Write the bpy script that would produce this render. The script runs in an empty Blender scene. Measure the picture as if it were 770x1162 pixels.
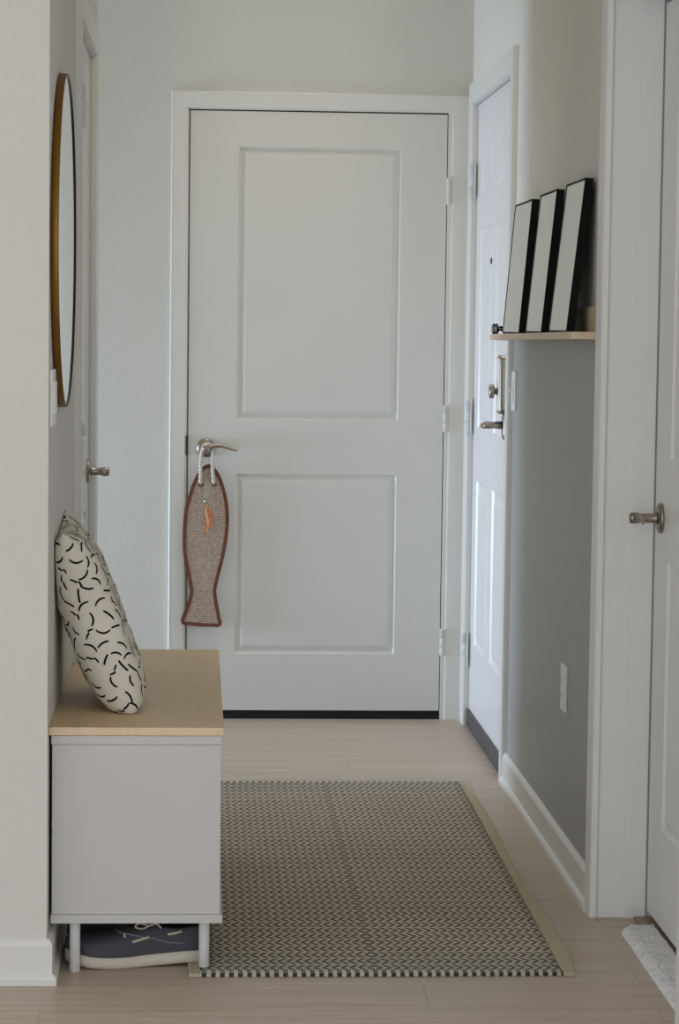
import bpy, bmesh, math, random
from mathutils import Vector, Matrix
from mathutils.bvhtree import BVHTree
random.seed(7)
PI = math.pi
SC = bpy.context.scene
COL = SC.collection

# ------------------------------------------------------------------ materials
def lin(c):
    c = c / 255.0
    return c / 12.92 if c <= .04045 else ((c + .055) / 1.055) ** 2.4
def rgb(r, g, b): return (lin(r), lin(g), lin(b), 1)

class NT:
    """small node-tree builder"""
    def __init__(s, name):
        s.m = bpy.data.materials.new(name); s.m.use_nodes = True
        s.t = s.m.node_tree; s.b = s.t.nodes['Principled BSDF']
        s._tc = None
    def n(s, typ, **kw):
        nd = s.t.nodes.new(typ)
        for k, v in kw.items(): setattr(nd, k, v)
        return nd
    def l(s, a, b): s.t.links.new(a, b)
    def obj(s):
        if not s._tc: s._tc = s.n('ShaderNodeTexCoord')
        return s._tc.outputs['Object']
    def mapped(s, scale=(1, 1, 1), rot=(0, 0, 0), loc=(0, 0, 0)):
        mp = s.n('ShaderNodeMapping'); mp.inputs['Scale'].default_value = scale
        mp.inputs['Rotation'].default_value = rot; mp.inputs['Location'].default_value = loc
        s.l(s.obj(), mp.inputs['Vector']); return mp.outputs['Vector']
    def noise(s, vec, scale, detail=2, rough=.5, dist=0):
        nd = s.n('ShaderNodeTexNoise'); nd.inputs['Scale'].default_value = scale
        nd.inputs['Detail'].default_value = detail; nd.inputs['Roughness'].default_value = rough
        nd.inputs['Distortion'].default_value = dist
        s.l(vec, nd.inputs['Vector']); return nd.outputs['Fac']
    def ramp(s, fac, stops):
        nd = s.n('ShaderNodeValToRGB'); cr = nd.color_ramp
        while len(cr.elements) < len(stops): cr.elements.new(.5)
        for e, (p, c) in zip(cr.elements, stops): e.position = p; e.color = c
        s.l(fac, nd.inputs['Fac']); return nd.outputs['Color']
    def math(s, op, a, b=None, c=None):
        nd = s.n('ShaderNodeMath', operation=op)
        for i, v in enumerate((a, b, c)):
            if v is None: continue
            if isinstance(v, (int, float)): nd.inputs[i].default_value = v
            else: s.l(v, nd.inputs[i])
        return nd.outputs[0]
    def mix(s, fac, a, b, mode='MIX'):
        nd = s.n('ShaderNodeMix', data_type='RGBA', blend_type=mode)
        for sock, v in ((nd.inputs[0], fac), (nd.inputs[6], a), (nd.inputs[7], b)):
            if isinstance(v, (int, float)): sock.default_value = v
            elif isinstance(v, tuple): sock.default_value = v
            else: s.l(v, sock)
        return nd.outputs[2]
    def bump(s, h, dist=.001, strength=1):
        nd = s.n('ShaderNodeBump'); nd.inputs['Distance'].default_value = dist
        nd.inputs['Strength'].default_value = strength
        s.l(h, nd.inputs['Height']); s.l(nd.outputs[0], s.b.inputs['Normal'])
    def set(s, color=None, rough=.5, metal=0, spec=None, coat=None):
        if color is not None:
            if isinstance(color, tuple): s.b.inputs['Base Color'].default_value = color
            else: s.l(color, s.b.inputs['Base Color'])
        s.b.inputs['Roughness'].default_value = rough; s.b.inputs['Metallic'].default_value = metal
        if spec is not None: s.b.inputs['Specular IOR Level'].default_value = spec
        if coat is not None: s.b.inputs['Coat Weight'].default_value = coat
        return s

def plain(name, c, rough=.5, metal=0, var=.04, vscale=6, bump=0, bscale=200, spec=None):
    k = NT(name)
    f = k.noise(k.obj(), vscale, 3)
    lo = tuple(x * (1 - var) for x in c[:3]) + (1,); hi = tuple(min(1, x * (1 + var)) for x in c[:3]) + (1,)
    k.set(k.ramp(f, [(.3, lo), (.7, hi)]), rough, metal, spec)
    if bump: k.bump(k.noise(k.obj(), bscale, 2), bump)
    return k.m

M = {}
def wallmat(name, c, rough=.6, bumpd=.0008):
    k = NT(name)
    a = k.noise(k.obj(), 3, 2)
    lo = tuple(x * .98 for x in c[:3]) + (1,)
    k.set(k.ramp(a, [(.3, lo), (.7, c)]), rough, spec=.3)
    v = k.noise(k.obj(), 130, 3, .55)
    k.bump(k.ramp(v, [(.42, (0, 0, 0, 1)), (.62, (1, 1, 1, 1))]), bumpd, .5)
    return k.m
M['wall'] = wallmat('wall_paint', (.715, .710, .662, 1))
M['wall_lit'] = wallmat('wall_paint_lit', (.80, .782, .715, 1))  # wall paint made paler, standing in for side light missing here
M['grey'] = wallmat('grey_wall_paint', rgb(172, 174, 170), .42)
M['ceil'] = wallmat('ceiling_paint', (.80, .765, .65, 1))
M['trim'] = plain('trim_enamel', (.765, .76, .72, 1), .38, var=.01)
M['trim_lit'] = plain('trim_enamel_lit', (.86, .86, .85, 1), .38, var=.01)  # trim enamel lightened in place of light the near jamb lacks
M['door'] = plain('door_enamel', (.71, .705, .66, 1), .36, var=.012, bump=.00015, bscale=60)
M['door_lit'] = plain('door_enamel_lit', (.86, .86, .85, 1), .36, var=.01, bump=.00015, bscale=60)  # door enamel with extra light painted in for the dim near door
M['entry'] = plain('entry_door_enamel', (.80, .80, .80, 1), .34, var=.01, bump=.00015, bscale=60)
M['laminate'] = plain('white_laminate', (.60, .592, .58, 1), .45, var=.015, bump=.0001, bscale=300)
M['white_metal'] = plain('white_powder_coat', (.74, .75, .75, 1), .35, var=.01)
M['plastic'] = plain('white_plastic', (.85, .85, .83, 1), .35, var=.01)
M['nickel'] = plain('satin_nickel', rgb(160, 151, 141), .36, 1, var=.05, vscale=30)
M['steel'] = plain('light_steel', rgb(205, 205, 205), .3, .9, var=.03, vscale=30)
M['dark_metal'] = plain('dark_bronze', rgb(70, 62, 52), .4, .8, var=.1)
M['gold'] = plain('brushed_brass', rgb(140, 102, 46), .46, .8, var=.06, vscale=20)
M['black'] = plain('black_lacquer', (.006, .006, .006, 1), .6, var=.1, spec=.12)
M['void'] = plain('gap_shade', (.01, .009, .008, 1), .9)
M['sweep'] = plain('dark_grey_rubber', rgb(78, 76, 78), .5, var=.1, vscale=20)
M['pale'] = plain('framed_pale_paper', rgb(228, 229, 222), .16, var=.01, spec=.6)
M['glass_dark'] = plain('smoked_lens', rgb(30, 38, 36), .08, var=.1)
k = NT('mirror_silvering'); k.set((.9, .91, .9, 1), .015, 1); M['mirror'] = k.m

# laminate plank floor: boards run left to right
k = NT('oak_laminate_floor')
br = k.n('ShaderNodeTexBrick'); br.offset = .37; br.inputs['Scale'].default_value = 1
br.inputs['Brick Width'].default_value = 1.22; br.inputs['Row Height'].default_value = .185
br.inputs['Mortar Size'].default_value = .0012; br.inputs['Mortar Smooth'].default_value = .2
br.inputs['Color1'].default_value = (.2, .2, .2, 1); br.inputs['Color2'].default_value = (.8, .8, .8, 1)
br.inputs['Mortar'].default_value = (0, 0, 0, 1)
k.l(k.mapped(loc=(.3, .05, 0)), br.inputs['Vector'])
off = k.n('ShaderNodeVectorMath', operation='ADD'); k.l(k.mapped((1.6, 26, 1)), off.inputs[0]); k.l(br.outputs['Color'], off.inputs[1])
g1 = k.noise(off.outputs[0], 1.6, 6, .62, .7)
g2 = k.noise(k.mapped((6, 190, 1)), 1, 4, .6)
gr = k.math('ADD', k.math('MULTIPLY', g1, .7), k.math('MULTIPLY', g2, .3))
col = k.ramp(gr, [(.28, rgb(168, 150, 133)), (.5, rgb(188, 172, 156)), (.72, rgb(202, 188, 172))])
tone = k.mix(.10, col, br.outputs['Color'], 'SOFT_LIGHT')
col = k.mix(k.math('MULTIPLY', br.outputs['Fac'], .35), tone, rgb(90, 74, 62))
k.set(col, .42, spec=.5); k.bump(k.math('SUBTRACT', gr, k.math('MULTIPLY', br.outputs['Fac'], 1.2)), .0006, .5)
M['floor'] = k.m

# birch / maple veneer, grain along local Y
def veneer(name, a, b, c, sc=(9, 1.1, 9)):
    k = NT(name)
    g = k.noise(k.mapped(sc), 2.2, 5, .6, 1.6); h = k.noise(k.mapped((220, 9, 220)), 1, 2)
    f = k.math('ADD', k.math('MULTIPLY', g, .8), k.math('MULTIPLY', h, .2))
    k.set(k.ramp(f, [(.3, a), (.5, b), (.72, c)]), .42, spec=.4); k.bump(h, .0002, .4)
    return k.m
M['birch'] = veneer('birch_veneer', rgb(202, 176, 136), rgb(211, 186, 146), rgb(217, 194, 158))
M['band'] = veneer('birch_lit_edge', rgb(222, 196, 162), rgb(228, 204, 172), rgb(233, 212, 182))  # paler birch: light caught by the top's edges, put into the colour
M['shelfwood'] = veneer('pale_birch_ply', rgb(214, 192, 160), rgb(224, 204, 174), rgb(230, 212, 184))

# rug: rows of dark chevrons on olive beige, squares along the hemmed ends
def rugmat(length):
    k = NT('woven_chevron_rug')
    sp = k.n('ShaderNodeSeparateXYZ'); k.l(k.obj(), sp.inputs[0]); x, y = sp.outputs[0], sp.outputs[1]
    wob = k.math('MULTIPLY', k.math('SUBTRACT', k.noise(k.obj(), 40, 2), .5), .004)
    x = k.math('ADD', x, wob)
    tri = k.math('PINGPONG', k.math('DIVIDE', y, .0265), 1.0)
    mx = k.math('MULTIPLY', k.math('ABSOLUTE', k.math('ADD', x, .012)), -1.0)     # weave mirrored about the centre crease
    ph = k.math('FRACT', k.math('ADD', k.math('DIVIDE', mx, .0187), k.math('MULTIPLY', tri, 1.0)))
    chev = k.math('LESS_THAN', ph, .45)
    thread = k.math('GREATER_THAN', k.math('FRACT', k.math('DIVIDE', y, .0066)), .22)
    chev = k.math('MULTIPLY', chev, k.math('ADD', k.math('MULTIPLY', thread, .35), .65))
    gap = k.math('MULTIPLY', k.math('GREATER_THAN', tri, .17), k.math('LESS_THAN', tri, .97))
    chev = k.math('MULTIPLY', chev, k.math('ADD', k.math('MULTIPLY', gap, .85), .15))
    sq = k.math('LESS_THAN', k.math('FRACT', k.math('DIVIDE', x, .0187)), .52)
    line = k.math('GREATER_THAN', k.math('FRACT', k.math('DIVIDE', y, .009)), .3)
    line = k.math('MAXIMUM', line, k.math('GREATER_THAN', k.math('ABSOLUTE', y), length / 2 - .006))
    sq = k.math('MULTIPLY', sq, line)
    edge = k.math('GREATER_THAN', k.math('ABSOLUTE', y), length / 2 - .030)
    pat = k.math('ADD', k.math('MULTIPLY', sq, edge), k.math('MULTIPLY', chev, k.math('SUBTRACT', 1, edge)))
    fade = k.noise(k.obj(), 3, 3)
    base = k.ramp(fade, [(.35, rgb(192, 183, 164)), (.65, rgb(200, 191, 174))])
    near = k.math('GREATER_THAN', k.math('ABSOLUTE', y), length / 2 - .15)
    base = k.mix(k.math('MULTIPLY', near, .55), base, rgb(176, 174, 166))
    fine = k.noise(k.mapped((260, 900, 1)), 1, 2)
    base = k.mix(.25, base, fine, 'OVERLAY')
    dark = k.mix(k.math('MULTIPLY', near, .5), rgb(62, 59, 50), rgb(66, 68, 70))
    # faint crease where the rug has been folded lengthwise
    cr = k.math('LESS_THAN', k.math('ABSOLUTE', k.math('ADD', x, .012)), .007)
    colr = k.mix(pat, base, dark)
    colr = k.mix(k.math('MULTIPLY', cr, .15), colr, rgb(104, 102, 94))
    k.set(colr, .9, spec=.1)
    k.bump(k.math('ADD', k.math('MULTIPLY', pat, .5), fine), .0012, .6)
    return k.m

k = NT('beige_cotton_binding')
w = k.n('ShaderNodeTexWave', bands_direction='Y'); w.inputs['Scale'].default_value = 10; w.inputs['Distortion'].default_value = 1
k.l(k.obj(), w.inputs['Vector'])
k.set(k.mix(k.math('MULTIPLY', k.math('GREATER_THAN', w.outputs['Fac'], .96), .5), rgb(182, 173, 150), rgb(198, 191, 172)), .9, spec=.1)
k.bump(k.noise(k.obj(), 300, 2), .0008); M['binding'] = k.m

k = NT('cream_linen')
k.set(k.ramp(k.noise(k.obj(), 9, 3), [(.3, rgb(222, 217, 203)), (.7, rgb(231, 227, 215))]), .85, spec=.15)
k.bump(k.math('ADD', k.noise(k.obj(), 420, 2), k.math('MULTIPLY', k.noise(k.obj(), 26, 2), 3)), .0012, .5)
M['linen'] = k.m
M['ink'] = plain('black_print', (.012, .012, .014, 1), .8, spec=.1)

k = NT('sisal_weave')
bk = k.n('ShaderNodeTexBrick'); bk.inputs['Scale'].default_value = 1; bk.offset = .5
bk.inputs['Brick Width'].default_value = .006; bk.inputs['Row Height'].default_value = .0065
bk.inputs['Mortar Size'].default_value = .0011; bk.inputs['Mortar Smooth'].default_value = .5
bk.inputs['Color1'].default_value = rgb(228, 214, 198); bk.inputs['Color2'].default_value = rgb(192, 166, 146)
bk.inputs['Mortar'].default_value = rgb(106, 78, 62)
k.l(k.mapped(rot=(PI / 2, 0, 0)), bk.inputs['Vector'])
k.set(k.mix(.45, bk.outputs['Color'], k.ramp(k.noise(k.obj(), 240, 3), [(.35, rgb(150, 120, 100)), (.65, rgb(234, 222, 206))])), .9, spec=.1)
k.bump(k.math('SUBTRACT', 1, bk.outputs['Fac']), .0012, .8); M['sisal'] = k.m
M['brown'] = plain('brown_felt_binding', rgb(112, 68, 48), .85, var=.15, vscale=60, bump=.0005)
k = NT('white_cotton_rope')
w = k.n('ShaderNodeTexWave', bands_direction='DIAGONAL'); w.inputs['Scale'].default_value = 55
k.l(k.obj(), w.inputs['Vector'])
k.set(k.ramp(w.outputs['Fac'], [(.1, rgb(190, 176, 162)), (.5, rgb(232, 226, 218))]), .9, spec=.1); k.bump(w.outputs['Fac'], .001, .6)
M['rope'] = k.m
M['feather'] = plain('orange_feather', rgb(206, 122, 66), .8, var=.25, vscale=60)
M['feather2'] = plain('peach_feather', rgb(226, 166, 116), .8, var=.2, vscale=60)
M['silver'] = plain('silver_bead', rgb(170, 170, 178), .2, 1)
M['shoe'] = plain('navy_leather', rgb(64, 66, 72), .62, var=.12, vscale=25, bump=.0004, bscale=300)
M['shoe_in'] = plain('dark_lining', rgb(24, 25, 30), .9)
M['sole'] = plain('offwhite_rubber', rgb(206, 200, 186), .6, var=.04, vscale=20)
M['lace'] = plain('beige_leather_lace', rgb(205, 192, 168), .7, var=.08, vscale=80)
M['stitch'] = plain('grey_stitch', rgb(124, 126, 132), .8)
M['fluff'] = plain('white_plush', rgb(248, 248, 254), .95, var=.05, vscale=30, bump=.003, bscale=260, spec=.1)
M['thresh'] = plain('brown_threshold', rgb(158, 136, 116), .5, var=.1, vscale=12)

# ------------------------------------------------------------------ mesh helpers
class MB:
    def __init__(s): s.bm = bmesh.new(); s.mats = []
    def mi(s, m):
        if m not in s.mats: s.mats.append(m)
        return s.mats.index(m)
    def face(s, vs, m, smooth=False):
        try: f = s.bm.faces.new(vs)
        except ValueError: return None
        f.material_index = s.mi(m); f.smooth = smooth; return f
    def box(s, m, x0, x1, y0, y1, z0, z1, bev=0, X=None, seg=2):
        n0 = len(s.bm.verts)
        vs = [s.bm.verts.new((x, y, z)) for z in (z0, z1) for y in (y0, y1) for x in (x0, x1)]
        fs = [s.face([vs[i] for i in q], m) for q in ((0, 2, 3, 1), (4, 5, 7, 6), (0, 1, 5, 4), (2, 6, 7, 3), (0, 4, 6, 2), (1, 3, 7, 5))]
        es = list({e for f in fs for e in f.edges})
        allv = set(vs)
        if bev:
            r = bmesh.ops.bevel(s.bm, geom=es, offset=bev, segments=seg, profile=.5, affect='EDGES', clamp_overlap=True)
            allv = {v for f in r['faces'] for v in f.verts} | {v for v in allv if v.is_valid}
            for v in list(allv):
                for f in v.link_faces: allv.update(f.verts)
            for f in r['faces']: f.material_index = s.mi(m)
        if X is not None:
            for v in allv: v.co = X @ v.co
        return s
    def rings(s, m, rings, closed=True, cap0=True, cap1=True, smooth=True, mats=None):
        R = [[s.bm.verts.new(p) for p in r] for r in rings]
        n = len(R[0])
        for i in range(len(R) - 1):
            for j in range(n if closed else n - 1):
                j2 = (j + 1) % n
                mm = mats(i, j) if mats else m
                s.face([R[i][j], R[i][j2], R[i + 1][j2], R[i + 1][j]], mm, smooth)
        if cap0: s.face(list(reversed(R[0])), m)
        if cap1: s.face(R[-1], m)
        return R
    def tube(s, m, pts, r, n=12, cap=True, smooth=True, closed=False):
        pts = [Vector(p) for p in pts]
        rr = r if isinstance(r, (list, tuple)) else [r] * len(pts)
        rings = []; up = None
        for i, p in enumerate(pts):
            if closed: t = pts[(i + 1) % len(pts)] - pts[i - 1]
            else: t = pts[min(i + 1, len(pts) - 1)] - pts[max(i - 1, 0)]
            t.normalize()
            if up is None:
                up = Vector((0, 0, 1)) if abs(t.z) < .9 else Vector((0, 1, 0))
            a = up - t * up.dot(t); a.normalize(); b = t.cross(a); up = a
            q = rr[i]; qa, qb = (q if isinstance(q, tuple) else (q, q))
            rings.append([p + a * math.cos(2 * PI * j / n) * qa + b * math.sin(2 * PI * j / n) * qb for j in range(n)])
        if closed: rings.append(rings[0]); s.rings(m, rings, True, False, False, smooth)
        else: s.rings(m, rings, True, cap, cap, smooth)
        return s
    def lathe(s, m, o, axis, prof, n=32, smooth=True, cap0=True, cap1=True):
        """prof: (distance along axis, radius)"""
        o = Vector(o); ax = Vector(axis).normalized()
        a = Vector((0, 0, 1)) if abs(ax.z) < .9 else Vector((1, 0, 0))
        a = (a - ax * a.dot(ax)).normalized(); b = ax.cross(a)
        rings = [[o + ax * h + (a * math.cos(2 * PI * j / n) + b * math.sin(2 * PI * j / n)) * max(r, 1e-5) for j in range(n)] for h, r in prof]
        s.rings(m, rings, True, cap0, cap1, smooth); return s
    def poly(s, m, pts, vec, smooth=False):
        """extruded outline"""
        v = Vector(vec); A = [s.bm.verts.new(p) for p in pts]; B = [s.bm.verts.new(Vector(p) + v) for p in pts]
        s.face(A, m); s.face(list(reversed(B)), m)
        for i in range(len(A)):
            j = (i + 1) % len(A); s.face([A[i], B[i], B[j], A[j]], m, smooth)
        return s
    def build(s, name, parent=None, origin=None, bevel=0, subsurf=0, autosmooth=True):
        bm = s.bm
        bmesh.ops.recalc_face_normals(bm, faces=bm.faces)
        xs = [v.co for v in bm.verts]
        lo = Vector([min(c[i] for c in xs) for i in range(3)]); hi = Vector([max(c[i] for c in xs) for i in range(3)])
        o = Vector(origin) if origin is not None else Vector(((lo.x + hi.x) / 2, (lo.y + hi.y) / 2, lo.z))
        for v in bm.verts: v.co -= o
        me = bpy.data.meshes.new(name); bm.to_mesh(me); bm.free()
        for m in s.mats: me.materials.append(m)
        ob = bpy.data.objects.new(name, me); COL.objects.link(ob)
        if parent is not None:
            ob.parent = parent; ob.location = o - world(parent)
        else: ob.location = o
        if bevel:
            b = ob.modifiers.new('Bevel', 'BEVEL'); b.width = bevel; b.segments = 2; b.limit_method = 'ANGLE'; b.angle_limit = .6
        if subsurf:
            q = ob.modifiers.new('Sub', 'SUBSURF'); q.levels = subsurf; q.render_levels = subsurf
        return ob
def world(o):
    v = Vector(o.location)
    while o.parent: o = o.parent; v += Vector(o.location)
    return v
def tag(o, label, cat=None, group=None, kind=None):
    if label: o['label'] = label
    if cat: o['category'] = cat
    if group: o['group'] = group
    if kind: o['kind'] = kind
    return o
def empty(name, loc, label, cat, group=None, kind=None):
    o = bpy.data.objects.new(name, None); COL.objects.link(o); o.location = loc; o.empty_display_size = .05
    return tag(o, label, cat, group, kind)
def spline(pts, n=8):
    """Catmull-Rom through points"""
    P = [Vector(p) for p in pts]; out = []
    for i in range(len(P) - 1):
        p0, p1, p2, p3 = P[max(i - 1, 0)], P[i], P[i + 1], P[min(i + 2, len(P) - 1)]
        for j in range(n):
            t = j / n
            out.append(.5 * (2 * p1 + (p2 - p0) * t + (2 * p0 - 5 * p1 + 4 * p2 - p3) * t * t + (3 * p1 - p0 - 3 * p2 + p3) * t ** 3))
    out.append(P[-1]); return out

# ------------------------------------------------------------------ plan (metres; x right, y away from the viewer, z up)
XL, XR = -.300, .92           # hall walls
YW, YB = 4.965, 8.375         # near end of left wall, back wall
YC = 7.27                     # far end of left wall (passage opens behind it)
H = 2.74
def struct(mb, name, label=None, cat=None, **kw):
    return tag(mb.build(name, **kw), label, cat, kind='structure')

W, T = M['wall'], M['trim']
# floor and ceiling
struct(MB().box(M['floor'], -3.3, 3.6, -1.5, 8.9, -.05, 0), 'floor', 'grey brown wood plank floor running through the hallway', 'floor', origin=(0, 0, 0))
struct(MB().box(M['ceil'], -3.3, 3.6, -1.5, 8.9, H, H + .05), 'ceiling', 'white ceiling above the hallway', 'ceiling')
# back wall with the opening for the panelled door
m = MB()
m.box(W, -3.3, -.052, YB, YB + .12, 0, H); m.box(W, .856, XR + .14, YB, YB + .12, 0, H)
m.box(W, -.052, .856, YB, YB + .12, 2.085, H)
m.box(M['void'], -.052, .856, YB + .10, YB + .12, 0, 2.085); m.box(M['void'], -.037, .837, YB - .008, YB + .05, .0005, .026)  # second black box paints the shade in the gap under the door
struct(m, 'wall_back', 'off white wall at the far end of the hall', 'wall')
# left wall: the short textured face beside the bench, the hall side and the passage side
m = MB()
m.box(W, -3.3, XL, YW, 6.035, 0, H); m.box(W, -3.3, XL, 6.936, YC, 0, H); m.box(W, -3.3, XL, 6.035, 6.936, 2.098, H)
m.box(M['void'], -3.3, XL - .11, 6.036, 6.935, 0, 2.097)
struct(m, 'wall_left', 'off white textured wall on the left holding the round mirror', 'wall')
# right wall, painted grey below the ledge
YG0, YG1 = 5.53, 7.235
m = MB()
m.box(M['wall_lit'], XR, XR + .14, YG0, YG1, 1.322, H); m.box(M['grey'], XR, XR + .14, YG0, YG1, 0, 1.322)
m.box(M['wall_lit'], XR, XR + .14, 8.262, YB, 0, H); m.box(M['wall_lit'], XR, XR + .14, YG1, 8.262, 2.105, H)
m.box(M['wall_lit'], XR, XR + .14, 4.49, YG0, 2.095, H); m.box(M['wall_lit'], XR, XR + .14, 4.25, 4.49, 0, H)
m.box(M['void'], XR + .10, XR + .14, YG1, 8.262, 0, 2.105)
m.box(M['void'], XR + .30, XR + .34, 4.3, 5.7, 0, 2.3)
struct(m, 'wall_right', 'right wall, cream above the ledge and grey below it', 'wall')
# passage end wall with a window opening
m = MB()
m.box(W, -3.3, -3.2, YC, 7.54, 0, H); m.box(W, -3.3, -3.2, 8.30, YB, 0, H); m.box(W, -3.3, -3.2, 7.54, 8.30, 0, .12); m.box(W, -3.3, -3.2, 7.54, 8.30, 2.0, H)
struct(m, 'wall_passage', 'wall with a tall window at the end of the left passage', 'wall')

# baseboards: tall flat board with a bevelled cap and a rounded shoe moulding
def base_profile(t=.012, h=.093):
    return [(0, 0), (t + .009, 0), (t + .009, .013), (t + .006, .019), (t, .022), (t, h - .012), (t - .004, h - .004), (t - .008, h), (0, h)]
m = MB()
A = [(XR - d, YG0 + .045, z) for d, z in base_profile()]; m.poly(T, A, (0, 7.17 - YG0 - .045, 0))
struct(m, 'baseboard_right', 'white baseboard with shoe moulding under the grey wall', 'baseboard')
m = MB()
pr = base_profile()
def ringsL(off): return [(off[0], off[1], z) for z in ()]
path = [(-3.3, None), ('corner', None), ('end', None)]
R = [[(-3.3, YW - d, z) for d, z in pr], [(XL + d, YW - d, z) for d, z in pr], [(XL + d, 5.984, z) for d, z in pr]]
m.rings(T, R, True, True, True, False)
struct(m, 'baseboard_left', 'white baseboard wrapping the near corner of the left wall', 'baseboard')
m = MB()
m.poly(T, [(-3.2, YB - d, z) for d, z in pr], (3.2 - .115, 0, 0))
struct(m, 'baseboard_back', 'white baseboard on the far wall left of the panelled door', 'baseboard')

# door casings (flat boards with an eased outer bead)
def casing(m, base, n, u, a, b, top, w, t=.018):
    """mitred board casing: opening a..b along u, head at `top`, face raised t along n from the wall at `base`"""
    n, u = Vector(n), Vector(u); Z = Vector((0, 0, 1)); o = n * (base * (n.x + n.y)) 
    prof = [(0, 0), (0, t * .72), (.004, t * .86), (w - .010, t * .95), (w - .003, t), (w, t * .8), (w, 0)]
    P = lambda uu, zz, d: o + u * uu + Z * zz + n * d
    m.rings(T, [[P(a - x, 0, d) for x, d in prof], [P(a - x, top + x, d) for x, d in prof], [P(b + x, top + x, d) for x, d in prof], [P(b + x, 0, d) for x, d in prof]], True, True, True, False)
# 1: back door
m = MB(); c0, c1 = YB - .018, YB
casing(m, YB, (0, -1, 0), (1, 0, 0), -.041, .852, 2.074, .056)
m.box(T, -.052, -.038, c1 - .010, YB + .10, 0, 2.075); m.box(T, .838, .856, c0 + .006, YB + .10, 0, 2.075); m.box(T, -.052, .856, c1 - .010, YB + .10, 2.071, 2.086)
m.box(T, -.038, -.026, YB + .032, YB + .045, 0, 2.07); m.box(T, .828, .84, YB + .032, YB + .045, 0, 2.07)
tr1 = struct(m, 'trim_1', 'white casing around the panelled door at the end of the hall', 'door casing')
m = MB(); m.box(M['dark_metal'], -.041, -.0345, c0 - .001, c0 + .02, .905, .970, .001)
m.build('strike_plate', tr1)
# 2: entry door on the right
m = MB()
casing(m, XR, (-1, 0, 0), (0, 1, 0), 7.236, 8.259, 2.100, .066)
m.box(T, XR - .012, XR + .10, 7.232, 7.250, 0, 2.10); m.box(T, XR - .012, XR + .10, 8.248, 8.262, 0, 2.10); m.box(T, XR - .012, XR + .10, 7.232, 8.262, 2.092, 2.106)
tr2 = struct(m, 'trim_2', 'white casing around the bright six panel entry door', 'door casing')
# 3: closet door on the left
m = MB()
casing(m, XL, (1, 0, 0), (0, 1, 0), 6.048, 6.922, 2.090, .062)
m.box(T, XL - .10, XL + .006, 6.036, 6.050, 0, 2.094); m.box(T, XL - .10, XL + .010, 6.924, 6.935, 0, 2.094); m.box(T, XL - .10, XL + .008, 6.051, 6.9235, 2.085, 2.097)
struct(m, 'trim_3', 'white casing around the closet door beyond the mirror', 'door casing')
# 4: near right door, seen end on
T = M['trim_lit']
m = MB()
casing(m, XR, (-1, 0, 0), (0, 1, 0), 4.503, 5.513, 2.10, .062)
m.box(T, XR - .008, XR + .0, 5.510, 5.54, 0, 2.10, .002); m.box(T, XR - .002, XR + .16, 5.516, 5.54, 0, 2.10, .001)
m.box(T, XR + .062, XR + .113, 5.505, 5.53, 0, 2.10, .002)
m.box(T, XR - .002, XR + .16, 4.49, 4.502, 0, 2.10); m.box(T, XR - .002, XR + .16, 4.49, 5.53, 2.082, 2.10)
struct(m, 'trim_4', 'white jamb and casing between the grey wall and the near right door', 'door casing')
T = M['trim']
struct(MB().box(M['thresh'], XR + .085, XR + .15, 4.502, 5.504, 0, .006, .002), 'trim_5', 'brown floor transition strip under the near right door', 'threshold')
struct(MB().box(M['sweep'], XR - .004, XR + .10, 7.25, 8.248, 0, .014, .003), 'trim_6', 'dark metal sill under the entry door', 'threshold')

# ------------------------------------------------------------------ doors
def panel_door(mat, w, h, t, panels, X, prof=((0, 0), (.005, -.006), (.011, -.0075), (.029, -.0012))):
    """local frame: u 0..w, n outward (front at 0, back at -t), v 0..h; X maps (u,n,v) to the world"""
    m = MB(); V = lambda u, n, v: m.bm.verts.new(X @ Vector((u, n, v)))
    us = sorted({0, w} | {p[0] for p in panels} | {p[1] for p in panels}); vs = sorted({0, h} | {p[2] for p in panels} | {p[3] for p in panels})
    G = {(u, v): V(u, 0, v) for u in us for v in vs}
    for i in range(len(us) - 1):
        for j in range(len(vs) - 1):
            uc, vc = (us[i] + us[i + 1]) / 2, (vs[j] + vs[j + 1]) / 2
            if any(p[0] < uc < p[1] and p[2] < vc < p[3] for p in panels): continue
            m.face([G[us[i], vs[j]], G[us[i + 1], vs[j]], G[us[i + 1], vs[j + 1]], G[us[i], vs[j + 1]]], mat)
    for (u0, u1, v0, v1) in panels:
        prev = [G[u0, v0], G[u1, v0], G[u1, v1], G[u0, v1]]
        # edge vertices may be split by the grid: use fresh ring at depth 0
        prev = [V(a, 0, b) for a, b in ((u0, v0), (u1, v0), (u1, v1), (u0, v1))]
        for d, n in prof[1:]:
            cur = [V(a, n, b) for a, b in ((u0 + d, v0 + d), (u1 - d, v0 + d), (u1 - d, v1 - d), (u0 + d, v1 - d))]
            for q in range(4): m.face([prev[q], prev[(q + 1) % 4], cur[(q + 1) % 4], cur[q]], mat)
            prev = cur
        m.face(prev, mat)
    B = [V(0, -t, 0), V(w, -t, 0), V(w, -t, h), V(0, -t, h)]
    F = [V(0, 0, 0), V(w, 0, 0), V(w, 0, h), V(0, 0, h)]
    m.face(list(reversed(B)), mat)
    for q in range(4): m.face([F[q], B[q], B[(q + 1) % 4], F[(q + 1) % 4]], mat)
    bmesh.ops.remove_doubles(m.bm, verts=m.bm.verts, dist=1e-5)
    return m
def frame(origin, u, n): 
    u, n = Vector(u), Vector(n); v = Vector((0, 0, 1)); o = Vector(origin)
    return Matrix(((u.x, n.x, v.x, o.x), (u.y, n.y, v.y, o.y), (u.z, n.z, v.z, o.z), (0, 0, 0, 1)))
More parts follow.
